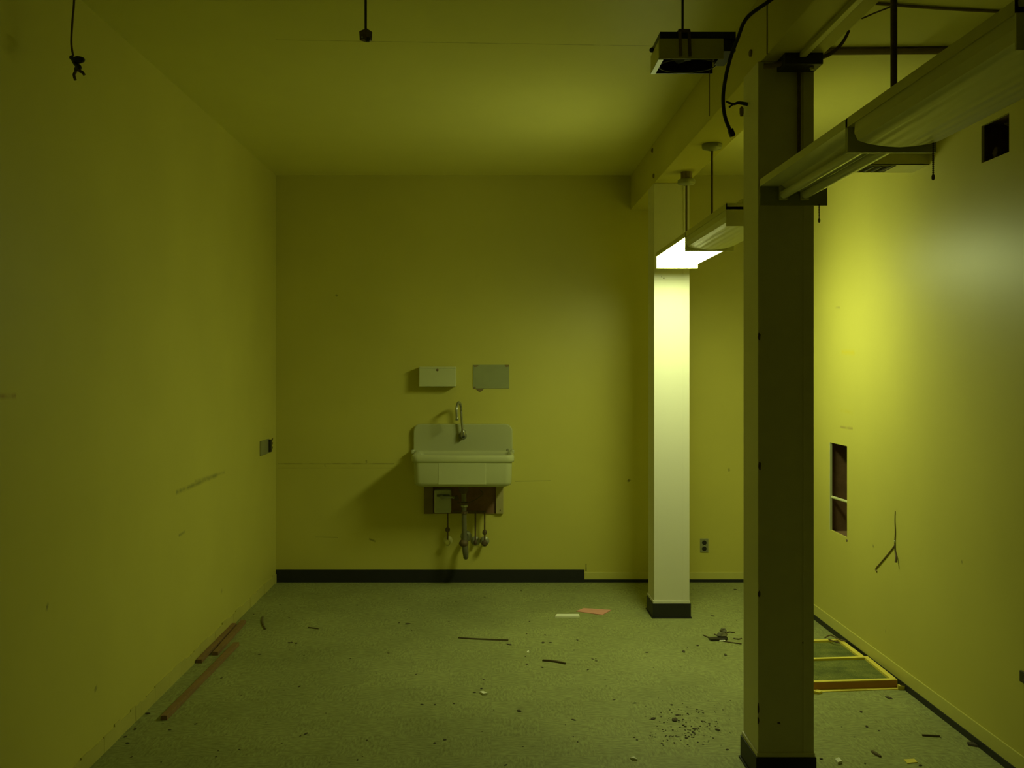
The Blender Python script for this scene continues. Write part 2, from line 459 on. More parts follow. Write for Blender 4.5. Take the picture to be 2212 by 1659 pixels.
# left: scar of a removed base, ragged top edge
ls = MB(); rd = random.Random(11); y = 2.2
while y < D - .02:
    l = min(rd.uniform(.05, .16), D - .01 - y)
    ls.box((XL, y, 0), (XL + rd.uniform(.004, .008), y + l, rd.uniform(.065, .082))); y += l
struct('baseboard_left', ls, M_OLDBASE, 'ragged plaster strip where the base was torn off')

# ------------------------------------------------------------------ columns
def column(y0, y1, x0, x1, label, chips):
    root = thing('column', label, 'column', ((x0+x1)/2, (y0+y1)/2, 0), kind='structure')
    MB().box((x0, y0, 0), (x1, y1, BZ)).build('shaft', M_COL, root, bevel=0.004)
    MB().box((x1-.040, y0-.0025, .115), (x1+.0015, y0+.01, BZ)).build('corner_strip', M_COL, root)
    b = MB().box((x0-.010, y0-.010, 0), (x1+.010, y1+.010, .098)).box((x0-.016, y0-.016, 0), (x1+.016, y1+.016, .008)).build('rubber_base', M_BLACK, root)
    b['label'] = 'black rubber base'
    MB().box((x0-.006, y0-.006, .098), (x1+.006, y1+.006, .116)).build('base_cap', M_COL, root, bevel=0.002)
    for i, (px, py, wd, ht) in enumerate(chips):
        c = P(px, py, y0); rdm = random.Random(i * 13 + 1); n = 9
        outl = [(wd/2*math.cos(2*math.pi*k/n)*rdm.uniform(.6, 1.2), ht/2*math.sin(2*math.pi*k/n)*rdm.uniform(.7, 1.1)) for k in range(n)]
        mb = MB().extrude(outl, -.0012, .002, lambda p, t, c=c: Vector((min(max(c.x + p[0], x0-.001), x1+.001), y0 + t, c.z + p[1])))
        mb.build('paint_chip', M_RUST, root)
    return root
column(3.87, 4.095, 1.088, 1.313, 'dim yellow square column with chipped corner beside the open light fixture',
       [(1640, 727, .014, .034), (1641, 1007, .014, .040), (1640, 1283, .010, .03), (1638, 1530, .008, .05), (1637, 1557, .012, .035), (1683, 1562, .016, .010), (1735, 1388, .008, .01)])
column(6.40, 6.63, 1.098, 1.335, 'brightly lit yellow square column behind the lit lamp',
       [(1434, 601, .012, .010), (1429, 598, .006, .006)])

# ------------------------------------------------------------------ light fixtures
FX0, FX1 = 1.068, 1.335
FC = (FX0 + FX1) / 2
PZ = 2.405     # underside of the pan
LENS = [(-.128, .012), (-.132, -.030), (-.122, -.052), (-.09, -.062), (-.045, -.069), (0, -.072), (.045, -.069), (.09, -.062), (.122, -.052), (.132, -.030), (.128, .012)]
def fixture(y0, y1, lens, rods, label, lens_gap=0.0):
    root = thing('fluorescent_fixture', label, 'light fixture', (FC, (y0+y1)/2, PZ - .075), 'suspended fluorescent row')
    pan = MB().box((FX0, y0, PZ), (FX1, y1, PZ+.012))
    pan.box((FX0, y0, PZ+.012), (FX0+.004, y1, PZ+.028)).box((FX1-.004, y0, PZ+.012), (FX1, y1, PZ+.028))
    pan.box((FC-.06, y0+.01, PZ+.012), (FC+.06, y1-.01, PZ+.05))
    pan.build('pan', M_PAN if lens is None else M_ENAMEL, root)
    for (a, b) in ((y0, y0+.006), (y1-.006, y1)):
        outl = [(-.1335, .028), (-.1335, -.076), (.1335, -.076), (.1335, .028)]
        MB().extrude(outl, a, b, lambda p, t: Vector((FC+p[0], t, PZ+p[1]))).build('end_cap', M_GREYMETAL if lens is None else (M_PAN if lens_gap else M_ENAMEL), root, bevel=.001)
    if lens:
        inner = [(p[0]*.985, p[1]*.965) for p in LENS]
        outl = LENS + inner[::-1]
        l = MB(); n = len(outl)
        a, b = y0 + .007, y1 - .007 - lens_gap
        l.loft([[Vector((FC+p[0], t, PZ+p[1])) for p in outl] for t in (a, b)])
        lo = l.build('diffuser', M_LENS_ON if lens == 'on' else M_LENS_OFF, root)
        lo['label'] = 'glowing white diffuser' if lens == 'on' else 'unlit ribbed diffuser'
    else:
        # channel cover and two dark tubes
        MB().extrude([(-.055, 0), (-.03, -.022), (.03, -.022), (.055, 0)], y0+.008, y1-.008, lambda p, t: Vector((FC+p[0], t, PZ+p[1]))).build('channel_cover', M_PAN, root)
        for dx in (-.045, .04):
            t = MB().tube([(FC+dx, y0+.03, PZ-.036), (FC+dx, y1-.03, PZ-.036)], .0165, 14).build('tube', M_TUBE, root)
            for (a, b) in ((y0+.006, y0+.03), (y1-.03, y1-.006)):
                MB().box((FC+dx-.014, a, PZ-.056), (FC+dx+.014, b, PZ)).build('lamp_holder', M_WHITEPL, t)
    for (ry, rx, canopy_z) in rods:
        plain = canopy_z is None
        canopy_z = BZ + .001 if plain else canopy_z
        r = MB().tube([(rx, ry, PZ+.045), (rx, ry, canopy_z)], .0095 if plain else .0068, 10).build('hanger_rod', M_RUST, root)
        if plain: continue
        MB().lathe((rx, ry, canopy_z-.032), (0, 0, 1), [(.012, -.006), (.030, 0), (.052, .006), (.055, .014), (.055, .030), (.050, .034)], 24).build('canopy', M_GREYMETAL, r)
        if canopy_z < BZ - .01:
            MB().lathe((rx, ry, canopy_z), (0, 0, 1), [(.034, 0), (.036, .01), (.036, BZ-canopy_z)], 20).build('canopy_collar', M_TAPE, r)
    return root
def chain(root, x, y, z0, z1):
    mb = MB(); z = z0
    while z > z1 + .006:
        mb.lathe((x, y, z), (0, 0, -1), [(.0012, 0), (.0034, .003), (.0012, .0065)], 7); z -= .0062
    mb.lathe((x, y, z1+.006), (0, 0, -1), [(.002, 0), (.005, .005), (.005, .014), (.002, .018)], 8)
    mb.build('pull_chain', M_RUST, root)
f_lit = fixture(5.225, 6.135, 'on', [(5.30, 1.233, BZ), (6.05, 1.245, 2.885)], 'switched-on light fixture glowing white in front of the bright column')
f_mid = fixture(4.31, 5.222, 'off', [(4.40, 1.235, BZ)], 'unlit closed light fixture joined end to end with the glowing one')
f_open = fixture(2.855, 3.775, None, [], 'open light fixture with bare dark tubes and no diffuser')
f_near = fixture(1.93, 2.852, 'off', [(2.80, 1.188, None), (2.0, 1.188, None)], 'unlit ribbed light fixture following the open one with bare tubes', lens_gap=.05)
chain(f_near, 1.318, 2.83, PZ, 2.255)
chain(f_open, 1.300, 3.762, PZ-.07, 2.272)

# ------------------------------------------------------------------ junction and cables on the near column top
jb = thing('junction_box', 'dark cable junction box with a bent cable end at the top of the dim column', 'junction box', (1.24, 3.82, 2.886))
MB().box((1.165, 3.765, 2.890), (1.318, 3.872, 2.936)).build('box', M_DARKMETAL, jb, bevel=.003)
MB().tube([(1.252, 3.860, 2.893), (1.252, 3.860, 2.46), (1.25, 3.80, 2.43)], .0075, 10).build('drop_cable', M_RUST, jb)
MB().tube([(1.10, 3.83, 2.902), (1.13, 3.82, 2.900), (1.17, 3.81, 2.908)], .011, 10).build('side_stub', M_TAPE, jb)
MB().tube(smooth_path([P(1745, 122, 3.80), P(1775, 123, 3.80), P(1800, 112, 3.80), P(1820, 92, 3.80), P(1834, 66, 3.80)]), .0105, 10, .0055).build('bent_cable', M_RUST, jb)
MB().lathe(P(1754, 147, 3.80), (0, 0, -1), [(.006, -.006), (.010, 0), (.006, .008)], 8).build('knockout_bush', M_WHITEPL, jb)
rcw = thing('surface_raceway', 'pale painted cable duct running along under the ceiling beam', 'cable duct', (1.238, 2.0, BZ-.020))
MB().box((1.224, YF+.3, BZ-.018), (1.250, 3.768, BZ+.001)).build('duct', M_ENAMEL, rcw, bevel=.003)
MB().box((1.222, 1.9, BZ-.020), (1.252, 1.94, BZ+.001)).build('clip', M_GREYMETAL, rcw)
tag(MB().tube([(BX1-.002, 4.52, ZC-.016), (XR+.002, 4.50, ZC-.016)], .017, 12).build('ceiling_conduit', M_TAPE, org=(1.75, 4.51, ZC)),
    'brown conduit crossing the ceiling between the beam and the wall', 'conduit')
tag(MB().tube(smooth_path([(BX1-.002, 3.90, ZC-.004), (1.62, 3.95, ZC-.007), (1.9, 4.0, ZC-.007), (XR+.001, 4.04, ZC-.006)]), .006, 8).build('ceiling_cable', M_TAPE, org=(1.75, 3.95, ZC)),
    'thin dark cable stapled across the ceiling', 'cable')
tag(MB().tube(smooth_path([Vector((1.69, 3.952, ZC-.003)), P(1925, 14, 3.93), P(1890, 28, 3.90), P(1862, 40, 3.88)]), .0035, 6).build('loose_wire', M_RUST, org=(1.65, 3.93, ZC)),
    'short loose wire end dangling from the ceiling cable', 'wire')

# stub wires on the back-left corner of near column
ws = thing('wire_stub', 'short dark wire stub sticking out of the dim column', 'wire', (1.085, 4.03, 2.72))
MB().tube(smooth_path([Vector((1.095, 4.03, CH+(VY-226)*4.03/F)), P(1596, 222, 4.03), P(1584, 225, 4.03), P(1568, 219, 4.03)]), .0085, 8, .004).build('wire', M_CABLE, ws)
MB().tube([P(1584, 225, 4.03), P(1575, 232, 4.03)], .004, 6).build('strand', M_CABLE, ws)
MB().lathe(P(1602, 241, 4.03), (0, 0, 1), [(.006, -.02), (.009, -.008), (.009, .012), (.005, .02)], 10).build('connector', M_TAPE, ws)

# ------------------------------------------------------------------ hanging unit near the beam
UD = 3.5
def U(x, y, d=UD): return P(x, y, d)
ul, ur = U(1424, 83), U(1563, 127)
hu = thing('hanging_unit', 'box-shaped unit with black round-holed underside hung from a ceiling rod', 'ceiling unit', (0.73, UD+.09, ur.z))
x0, x1, z0, z1 = ul.x, ur.x, ur.z, ul.z
yb = UD + .178
MB().box((x0, UD, z0), (x1, UD+.004, z1)).build('front_plate', M_ENAMEL, hu, bevel=.001)
# black body: open box seen from below
body = MB().box((x0+.004, UD+.004, z1-.006), (x1+.046, yb, z1+.026)).box((x1+.004, UD+.004, z0+.03), (x1+.046, yb, z1)).box((x0+.02, yb-.006, z0), (x1, yb, z1))
body.box((x0+.02, UD+.004, z0+.05), (x1+.004, yb-.006, z0+.056))
body.build('housing', M_CABLE, hu)
MB().box((x0-.001, UD+.004, z0), (x0+.004, yb, z1-.006)).build('side_plate', M_ENAMEL, hu)
MB().box((x0-.002, UD+.004, z0-.002), (x0+.016, yb, z0+.004)).build('side_flange', M_GALV, hu)
# underside plate with oval hole ring, hub and blades
cxh, cyh = (x0+x1)/2+.004, (UD+yb)/2
n = 40; ax_, ay_ = .106, .080
ring = [[Vector((cxh+(ax_+dr)*math.cos(2*math.pi*j/n), cyh+(ay_+dr)*math.sin(2*math.pi*j/n), z0+dz)) for j in range(n)] for (dr, dz) in ((0, .002), (.0018, .0), (.0018, .006), (0, .006), (0, .002))]
MB().loft(ring, True, False).build('opening_ring', M_DULL, hu)
hub = MB().lathe((cxh, cyh, z0+.024), (0, 0, 1), [(.012, 0), (.018, .006), (.018, .027)], 16).build('fan_hub', M_CABLE, hu)
for k in range(4):
    a = k * math.pi / 2 + .5
    p, q = Vector((cxh+.016*math.cos(a), cyh+.016*math.sin(a), z0+.036)), Vector((cxh+.076*math.cos(a), cyh+.060*math.sin(a), z0+.036))
    MB().obox(p, q, .036, .002, (math.sin(a)*.35, -math.cos(a)*.35, 1)).build('fan_blade', M_CABLE, hub)
rx = U(1478, 60).x
MB().tube([(rx, UD+.03, z1+.03), (rx, UD+.03, ZC+.001)], .0045, 8).build('hanger_rod', M_DARKMETAL, hu)
MB().box((rx-.022, UD-.006, z1+.022), (rx+.022, UD+.05, z1+.034)).build('yoke', M_RUST, hu, bevel=.002)
for dx, m_ in ((-.017, M_TAPE), (.017, M_RUST)):
    MB().obox((rx+dx, UD-.003, z1+.028), (rx+dx*1.0+.004, UD-.003, z0+.008), .011, .004, (0, -1, 0)).build('strap', m_, hu)
MB().lathe((x0+.002, UD+.13, P(0, 108, UD+.13).z), (-1, 0, 0), [(.006, 0), (.010, .004), (.010, .010), (.004, .016)], 12).build('adjust_knob', M_CABLE, hu)
cord = thing('power_cord', 'black cord with a plug hanging beside the ceiling unit', 'cord', (BX0, 3.45, 2.52))
dd = 3.47
MB().tube(smooth_path([Vector((BX0+.004, dd-.03, CH+(VY+42)*3.44/F)), P(1665, 0, dd-.01), P(1614, 38, dd), P(1594, 82, dd), P(1578, 125, dd-.03), P(1567, 170, dd-.03), P(1562, 212, dd), P(1566, 252, dd), P(1578, 284, dd)]), .0072, 8).build('cable', M_CABLE, cord)
MB().obox(P(1577, 279, dd), P(1583, 295, dd), .020, .016, (0, 1, 0)).build('plug', M_CABLE, cord, bevel=.003)
tag(MB().tube([(x1-.018, UD+.15, z0+.01), (x1-.018, UD+.15, P(1552, 251, UD+.15).z)], .0016, 6).build('pull_string', M_TAPE, org=(x1-.018, UD+.15, 2.6)),
    'thin string hanging from the underside of the ceiling unit', 'string')

# small box on a rod
DB = 3.4
eb = thing('electrical_box', 'small dark box hanging from the ceiling on a thin rod', 'electrical box', P(790, 92, DB))
c = P(790, 78, DB)
MB().tube([(c.x, DB, c.z+.012), (c.x, DB, ZC+.001)], .0045, 8).build('rod', M_DARKMETAL, eb)
q = .0165
MB().loft([[c+Vector((-q*1.35, -.004, -.016)), c+Vector((.004, -.026, -.018)), c+Vector((q*1.45, 0, -.016)), c+Vector((-.002, .026, -.014))],
           [c+Vector((-q*1.45, -.004, .015)), c+Vector((.006, -.028, .019)), c+Vector((q*1.5, 0, .014)), c+Vector((-.002, .028, .015))]]).build('box', M_RUST, eb, bevel=.003)
MB().lathe(c+Vector((.009, -.012, -.012)), (0, 0, -1), [(.012, 0), (.011, .008), (.006, .013)], 14).build('knob', M_DARKMETAL, eb)
for (dx, dz, dy) in ((-.010, -.010, -.0235), (.010, -.014, -.0235)):
    MB().lathe(c+Vector((dx, dy+.004, dz)), (0, -1, 0), [(.0028, -.004), (.0028, .001), (.001, .003)], 8).build('screw', M_CHROME, eb)

# wire with knot, left
DW = 3.5
kw = thing('hanging_wire', 'frayed dark wire with a knotted end hanging from the ceiling by the plain wall', 'wire', P(162, 175, DW))
MB().tube(smooth_path([Vector((P(161, 0, DW).x, DW, ZC+.001)), P(160, 0, DW), P(157, 40, DW), P(154, 90, DW), P(158, 120, DW)]), .0042, 7).build('wire', M_RUST, kw)
MB().tube(smooth_path([P(154, 124, DW), P(160, 128, DW-.01), P(168, 126, DW-.015), P(179, 129, DW-.01), P(170, 133, DW), P(160, 131, DW+.012), P(165, 140, DW), P(172, 146, DW-.01), P(164, 150, DW)]), .0085, 8).build('knot', M_CABLE, kw)
MB().tube(smooth_path([P(168, 140, DW), P(163, 155, DW), P(160, 162, DW), P(163, 173, DW)]), .0065, 7, .005).build('frayed_end', M_RUST, kw)
MB().tube(smooth_path([P(168, 140, DW), P(172, 153, DW-.01), P(178, 156, DW-.01), P(182, 162, DW-.01)]), .0062, 7, .005).build('frayed_end', M_RUST, kw)

# ------------------------------------------------------------------ sink group
SX0, SX1 = -.594, .172        # rim
FYS = 7.03                    # front of the sink
def rr(x0, x1, y0, y1, r, z, n=6, rb=None):
    """rounded rectangle; rb radius of the two corners at the wall"""
    rb = r if rb is None else rb; out = []
    for (cx, cy, a0, q) in ((x1, y0, -90, r), (x1, y1, 0, rb), (x0, y1, 90, rb), (x0, y0, 180, r)):
        sx = -1 if cx == x1 else 1; sy = 1 if cy == y0 else -1
        for k in range(n+1):
            a = math.radians(a0 + 90*k/n); out.append(Vector((cx + sx*q + q*math.cos(a), cy + sy*q + q*math.sin(a), z)))
    return out
sk = thing('utility_sink', 'white porcelain wall-hung sink with a high splashback', 'sink', ((SX0+SX1)/2, 7.25, .80))
yw = D - .002
zt = CH - (984 - VY) * FYS / F        # rim height
zb = CH - (1053 - VY) * FYS / F       # underside
a = .020
rings = [rr(SX0+.055, SX1-.055, FYS+.045, yw, .05, zb, rb=.004),
         rr(SX0+.028, SX1-.028, FYS+.018, yw, .05, zb+.012, rb=.004),
         rr(SX0+a, SX1-a, FYS+.010, yw, .05, zb+.035, rb=.004),
         rr(SX0+a-.004, SX1-a+.004, FYS+.008, yw, .05, zt-.056, rb=.004)]
MB().loft(rings, True).build('basin_apron', M_CERAMIC, sk)
rim = [rr(SX0+a-.004, SX1-a+.004, FYS+.008, yw, .05, zt-.056, rb=.004), rr(SX0+.003, SX1-.003, FYS+.001, yw, .055, zt-.050, rb=.004),
       rr(SX0, SX1, FYS-.003, yw, .055, zt-.040, rb=.004), rr(SX0, SX1, FYS-.003, yw, .055, zt-.010, rb=.004),
       rr(SX0+.006, SX1-.006, FYS+.003, yw-.002, .052, zt, rb=.004), rr(SX0+.030, SX1-.030, FYS+.030, yw-.05, .05, zt, rb=.03),
       rr(SX0+.045, SX1-.045, FYS+.042, yw-.06, .05, zt-.02, rb=.03), rr(SX0+.075, SX1-.075, FYS+.075, yw-.075, .06, zt-.15, rb=.04),
       rr(SX0+.13, SX1-.13, FYS+.12, yw-.12, .05, zt-.165, rb=.04)]
MB().loft(rim, True).build('bowl_rim', M_CERAMIC, sk)
cpanel = MB().box((P(946, 0, FYS).x, FYS+.0062, zb+.02), (P(1050, 0, FYS).x, FYS+.02, zt-.056)).build('apron_panel', M_CERAMIC, sk, bevel=.004)
# splashback with rounded top corners
bx0, bx1 = (893-VX)*7.44/F, (1107-VX)*7.44/F
bz1 = CH - (916-VY)*7.44/F; r = .055
outl = [(bx0, zt-.06), (bx1, zt-.06)] + [(bx1-r+r*math.cos(math.radians(t)), bz1-r+r*math.sin(math.radians(t))) for t in range(0, 91, 15)] + [(bx0+r+r*math.cos(math.radians(t)), bz1-r+r*math.sin(math.radians(t))) for t in range(90, 181, 15)]
ins = [((p[0]-(bx0+bx1)/2)*.985+(bx0+bx1)/2, p[1]-.006 if p[1] > zt else p[1]) for p in outl]
MB().loft([[Vector((p[0], yw, p[1])) for p in outl], [Vector((p[0], yw-.035, p[1])) for p in outl], [Vector((p[0], yw-.042, p[1])) for p in ins]]).build('splashback', M_CERAMIC, sk)
for sgn, xx in ((-1, bx0), (1, bx1)):
    MB().box((xx-.012, yw-.10, zt-.02), (xx+.012, yw-.03, zt+.012)).build('side_ear', M_CERAMIC, sk, bevel=.006)
MB().lathe((P(1097, 975, 7.43).x, yw-.04, P(1097, 972, 7.43).z), (0, -1, 0), [(.012, 0), (.012, .004), (.006, .008)], 12).build('tap_hole_plug', M_GREYMETAL, sk)
MB().lathe((-.21, 7.24, zt-.166), (0, 0, 1), [(.04, 0), (.04, .004), (.03, .005)], 20).build('drain_grid', M_CHROME, sk)
# gooseneck tap, fixed to the splashback
fb = P(1000, 941, 7.43)
yt = fb.y - .045
pts = [Vector((fb.x+.002, yt, fb.z+.03)), P(997, 905, yt), P(996, 888, yt)]
cz = P(996, 880, yt); R = .066
for k in range(0, 11):
    t = math.pi * k / 10
    pts.append(Vector((cz.x - .030*(1-math.cos(t))/2, yt - R + R*math.cos(t), cz.z - .022 + R*math.sin(t)*.95)))
e = pts[-1]; pts += [e + Vector((.001, 0, -.03)), e + Vector((.003, 0, -.055))]
fc = MB().tube(smooth_path(pts, 3), .0105, 12).build('gooseneck_tap', M_CHROME, sk); fc['label'] = 'chrome gooseneck tap'
MB().lathe(fb + Vector((0, .008, 0)), (0, -1, 0), [(.032, 0), (.030, .010), (.020, .018), (.016, .050)], 20).build('tap_flange', M_CHROME, fc)
MB().lathe(fb + Vector((.004, -.045, -.012)), (0, 0, 1), [(.014, 0), (.019, .006), (.019, .05), (.012, .062)], 16).build('valve_body', M_CHROME, fc)
MB().lathe(e + Vector((.003, 0, -.052)), (0, 0, -1), [(.0125, 0), (.0135, .004), (.0135, .018), (.009, .02)], 14).build('spout_tip', M_CHROME, fc)

# backing board under the sink
bo = thing('backing_board', 'brown wooden backing board on the wall under the sink', 'board', ((bw(917, 0)[0]+bw(1087, 0)[0])/2, D-.01, bw(0, 1108)[1]))
xa, za = bw(917, 1109); xb, zb2 = bw(1087, 1046)
MB().box((xa, D-.012, za), (xb, D+.001, zb2)).build('panel', M_PLY, bo)
x2 = bw(1071, 0)[0]; x3 = bw(936, 0)[0]
MB().box((x2, D-.030, za+.002), (xb, D-.012, zb2)).build('cleat', M_CLEAT, bo, bevel=.002)
MB().box((xa, D-.030, za), (x3, D-.012, zb2)).build('cleat', M_TAPE, bo, bevel=.002)
MB().lathe((xb-.024, D-.030, za+.03), (0, -1, 0), [(.005, -.002), (.005, .002), (.002, .004)], 8).build('screw', M_RUST, bo)

# valve box with lever
vb = thing('valve_box', 'small metal valve box with a lever under the sink', 'valve', P(956, 1109, 7.36))
v0, v1 = P(938, 1108, 7.36), P(974, 1059, 7.36)
MB().box((v0.x, 7.36, v0.z), (v1.x, D-.012, v1.z)).build('box', M_GALV, vb, bevel=.006)
MB().box((v0.x+.02, 7.353, v1.z-.050), (v1.x-.01, 7.362, v1.z-.034)).build('shade_strip', M_DULL, vb)  # dull strip standing in for the dark shade around the lever
MB().tube([P(950, 1073, 7.33), P(972, 1073, 7.33), P(986, 1076, 7.33)], .010, 10).build('lever', M_CHROME, vb)
MB().lathe(P(955, 1073, 7.365), (0, -1, 0), [(.016, 0), (.018, .02), (.015, .045)], 14).build('lever_pivot', M_CHROME, vb)
MB().lathe(P(986, 1075, 7.37), (0, -1, 0), [(.018, 0), (.020, .02), (.016, .05)], 14).build('union_nut', M_RUST, vb)

# drain
dp = thing('drain_pipe', 'dark metal drain pipe with trap running down under the sink', 'drain pipe', P(1004, 1213, 7.25))
dy = 7.25; px_ = P(1003, 0, dy).x
zA, zB = zb + .0005, P(0, 1172, dy).z
MB().lathe((px_-.006, dy, zA-.075), (0, 0, 1), [(.020, 0), (.034, .02), (.036, .05), (.036, .075)], 16).build('strainer_body', M_RUST, dp)
MB().tube([(px_-.004, dy, zA-.07), (px_+.002, dy, zB)], .019, 14).build('tailpiece', M_DULL, dp)
for yy, rr_ in ((1087, .030), (1093, .027), (1107, .028)):
    MB().lathe((px_, dy, P(0, yy, dy).z-.010), (0, 0, 1), [(rr_*.8, 0), (rr_, .003), (rr_, .017), (rr_*.8, .020)], 8, False).build('slip_nut', M_GREYMETAL if yy == 1093 else M_RUST, dp)
MB().lathe((px_-.004, dy, zB-.012), (0, 0, 1), [(.022, -.016), (.034, -.006), (.036, .012), (.028, .026), (.020, .034)], 16).build('trap_coupling', M_RUST, dp)
zl = P(0, 1205, dy).z
MB().tube(smooth_path([(px_, dy, zB), (px_+.004, dy, zl+.06), (px_+.010, dy+.02, zl+.012), (px_+.010, dy+.055, zl-.004), (px_+.010, dy+.09, zl+.012), (px_+.008, dy+.105, zl+.07), (px_+.008, dy+.12, zl+.11), (px_+.008, D+.002, zl+.125)]), .020, 14).build('trap', M_DULL, dp)
MB().lathe((px_+.008, D+.001, zl+.125), (0, -1, 0), [(.045, 0), (.042, .006), (.024, .012)], 18).build('wall_flange', M_GREYMETAL, dp)

# supply stops
def stop(px, ytop, ynut, yval, d, label, pale=False, handle=True):
    c0 = P(px, yval, d)
    r = thing('supply_stop', label, 'stop valve', c0 - Vector((0, 0, .03)), 'stop valves under the sink')
    MB().tube([P(px, ytop, d), P(px, yval, d)], .0065, 8).build('supply_tube', M_RUST, r)
    if ynut: MB().lathe(P(px, ynut, d) - Vector((0, 0, .018)), (0, 0, 1), [(.010, 0), (.017, .006), (.018, .024), (.010, .036)], 8, False).build('union_nut', M_RUST, r)
    MB().lathe(c0 + Vector((0, 0, .014)), (0, 0, -1), [(.010, 0), (.014, .008), (.014, .026), (.008, .034)], 12).build('valve_body', M_RUST, r)
    MB().tube([c0, Vector((c0.x, D+.002, c0.z))], .009, 8).build('wall_nipple', M_RUST, r)
    MB().lathe((c0.x, D+.001, c0.z), (0, -1, 0), [(.038, 0), (.034, .006), (.014, .011)], 18).build('wall_flange', M_ENAMEL if pale else M_GREYMETAL, r)
    if handle:
        MB().lathe(c0 + Vector((0, -.014, -.002)), (0, -1, 0), [(.008, -.012), (.008, 0), (.024, .003), (.025, .011), (.010, .014)], 10).build('handle', M_PBASE if pale else M_RUST, r)
    return r
stop(967, 1108, 1144, 1171, 7.41, 'stop valve with a pale round handle below the valve box', True)
stop(1027, 1104, None, 1171, 7.43, 'thin supply stop without a nut beside the drain pipe', handle=False)
stop(1047, 1104, 1150, 1172, 7.41, 'dark stop valve with union nut below the board cleat')
tag(MB().tube([P(978, 1105, 7.43), P(1002, 1105, 7.44), P(1050, 1105, 7.42)], .008, 8).tube(smooth_path([P(988, 1086, 7.40), P(1015, 1085, 7.40), P(1038, 1072, 7.42), P(1043, 1064, 7.44), P(1035, 1057, 7.45)]), .0035, 6).build('water_pipe', M_RUST, org=P(1010, 1106, 7.43)),
    'dark horizontal water pipe along the foot of the backing board', 'pipe')

# towel dispenser, grey sheet
td = thing('towel_dispenser', 'white box-shaped paper towel dispenser on the wall above the sink', 'dispenser', P(945, 836, 7.42))
t0, t1 = P(905, 835, 7.37), P(985, 792, 7.37)
MB().box((t0.x, 7.37, t0.z), (t1.x, D+.001, t1.z)).build('case', M_WHITEPL, td, bevel=.005)
MB().box((t0.x+.004, 7.366, t1.z-.012), (t1.x-.004, 7.372, t1.z-.004)).build('lid_lip', M_WHITEPL, td, bevel=.001)
kx = P(945, 799, 7.37)
MB().lathe(kx, (0, -1, 0), [(.010, -.002), (.010, .003), (.006, .005)], 10).build('lock', M_TAPE, td)
MB().box((t0.x+.05, 7.39, t0.z-.002), (t1.x-.05, 7.45, t0.z+.004)).build('towel_slot', M_GALV, td)
gp = thing('metal_sheet', 'thin grey sheet with torn corners on the wall above the sink', 'wall sheet', (bw(1061, 0)[0], D, bw(0, 841)[1]))
g0, g1 = bw(1022, 839), bw(1100, 788)
MB().box((g0[0], D-.005, g0[1]), (g1[0], D+.001, g1[1])).build('sheet', M_GREYPLATE, gp)
def tri(pts, name):
    MB().extrude(pts, D-.0075, D-.004, lambda p, t: Vector((p[0], t, p[1]))).build(name, M_TAPE, gp)
tri([bw(1023, 789), bw(1034, 789), bw(1031, 792), bw(1025, 793)], 'corner_tape')
tri([bw(1090, 788), bw(1100, 788), bw(1099, 792), bw(1093, 793)], 'corner_tape')
tri([bw(1023, 837), bw(1026, 834), bw(1028, 838), bw(1024, 840)], 'corner_tape')
MB().extrude([bw(1026, 838), bw(1046, 839), bw(1042, 844), bw(1037, 847), bw(1032, 844)], D-.003, D+.0005, lambda p, t: Vector((p[0], t, p[1]))).build('torn_scrap', M_TAPE, gp)

# outlets
def outlet(label, m_plate):
    r = thing('wall_outlet', label, 'outlet', bw3(1521, 1194))
    a0, a1 = bw(1512, 1193), bw(1530, 1163)
    MB().box((a0[0], D-.006, a0[1]), (a1[0], D+.001, a1[1])).build('cover_plate', m_plate, r, bevel=.002)
    for yy in (1172, 1185):
        c = bw3(1521, yy)
        MB().lathe((c.x, D-.005, c.z), (0, -1, 0), [(.018, -.001), (.018, .003), (.016, .004)], 16).build('socket', M_CABLE, r)
    c = bw3(1521, 1178.5)
    MB().lathe((c.x, D-.006, c.z), (0, -1, 0), [(.004, -.001), (.004, .001), (.002, .002)], 8).build('screw', M_CHROME, r)
    return r
def bw3(x, y):
    q = bw(x, y); return Vector((q[0], D, q[1]))
outlet('double socket outlet with black holes low on the wall behind the columns', M_GREYMETAL)
ro = thing('wall_outlet', 'dark outlet box low on the wall past the yellow filters', 'outlet', (XR, 3.84, .40))
za, zb_ = rw(2208, 1472)[1], rw(2208, 1448)[1]
MB().box((XR-.010, 3.815, za), (XR+.001, rw(2207, 0)[0], zb_)).build('cover_plate', M_DARKMETAL, ro, bevel=.002)
for k in (.25, .75):
    MB().lathe((XR-.009, 3.853, za+(zb_-za)*k), (-1, 0, 0), [(.007, 0), (.007, .003), (.005, .004)], 12).build('socket', M_CABLE, ro)

# plate on the left wall near the corner
lp = thing('wall_plate', 'grey metal outlet plate with bent wires on the wall near the corner', 'wall plate', (XL, 7.05, .97))
(ya, z_t), (yb_, _) = lw(561, 953), lw(579, 953)
z_b = lw(561, 985)[1]
MB().box((XL-.001, ya, z_b), (XL+.012, yb_, z_t)).build('plate', M_GREYMETAL, lp, bevel=.003)
MB().box((XL+.002, yb_-.035, z_b+.008), (XL+.030, yb_, z_t-.006)).build('box_lip', M_DARKMETAL, lp, bevel=.002)
for (zz, dz) in ((z_t-.03, .02), (z_t-.06, .018), (z_t-.09, .016)):
    MB().tube(smooth_path([(XL+.014, yb_-.01, zz-.01), (XL+.010, yb_+.07, zz), (XL+.003, yb_+.14, zz+dz)]), .0035, 6).build('bent_wire', M_RUST, lp)

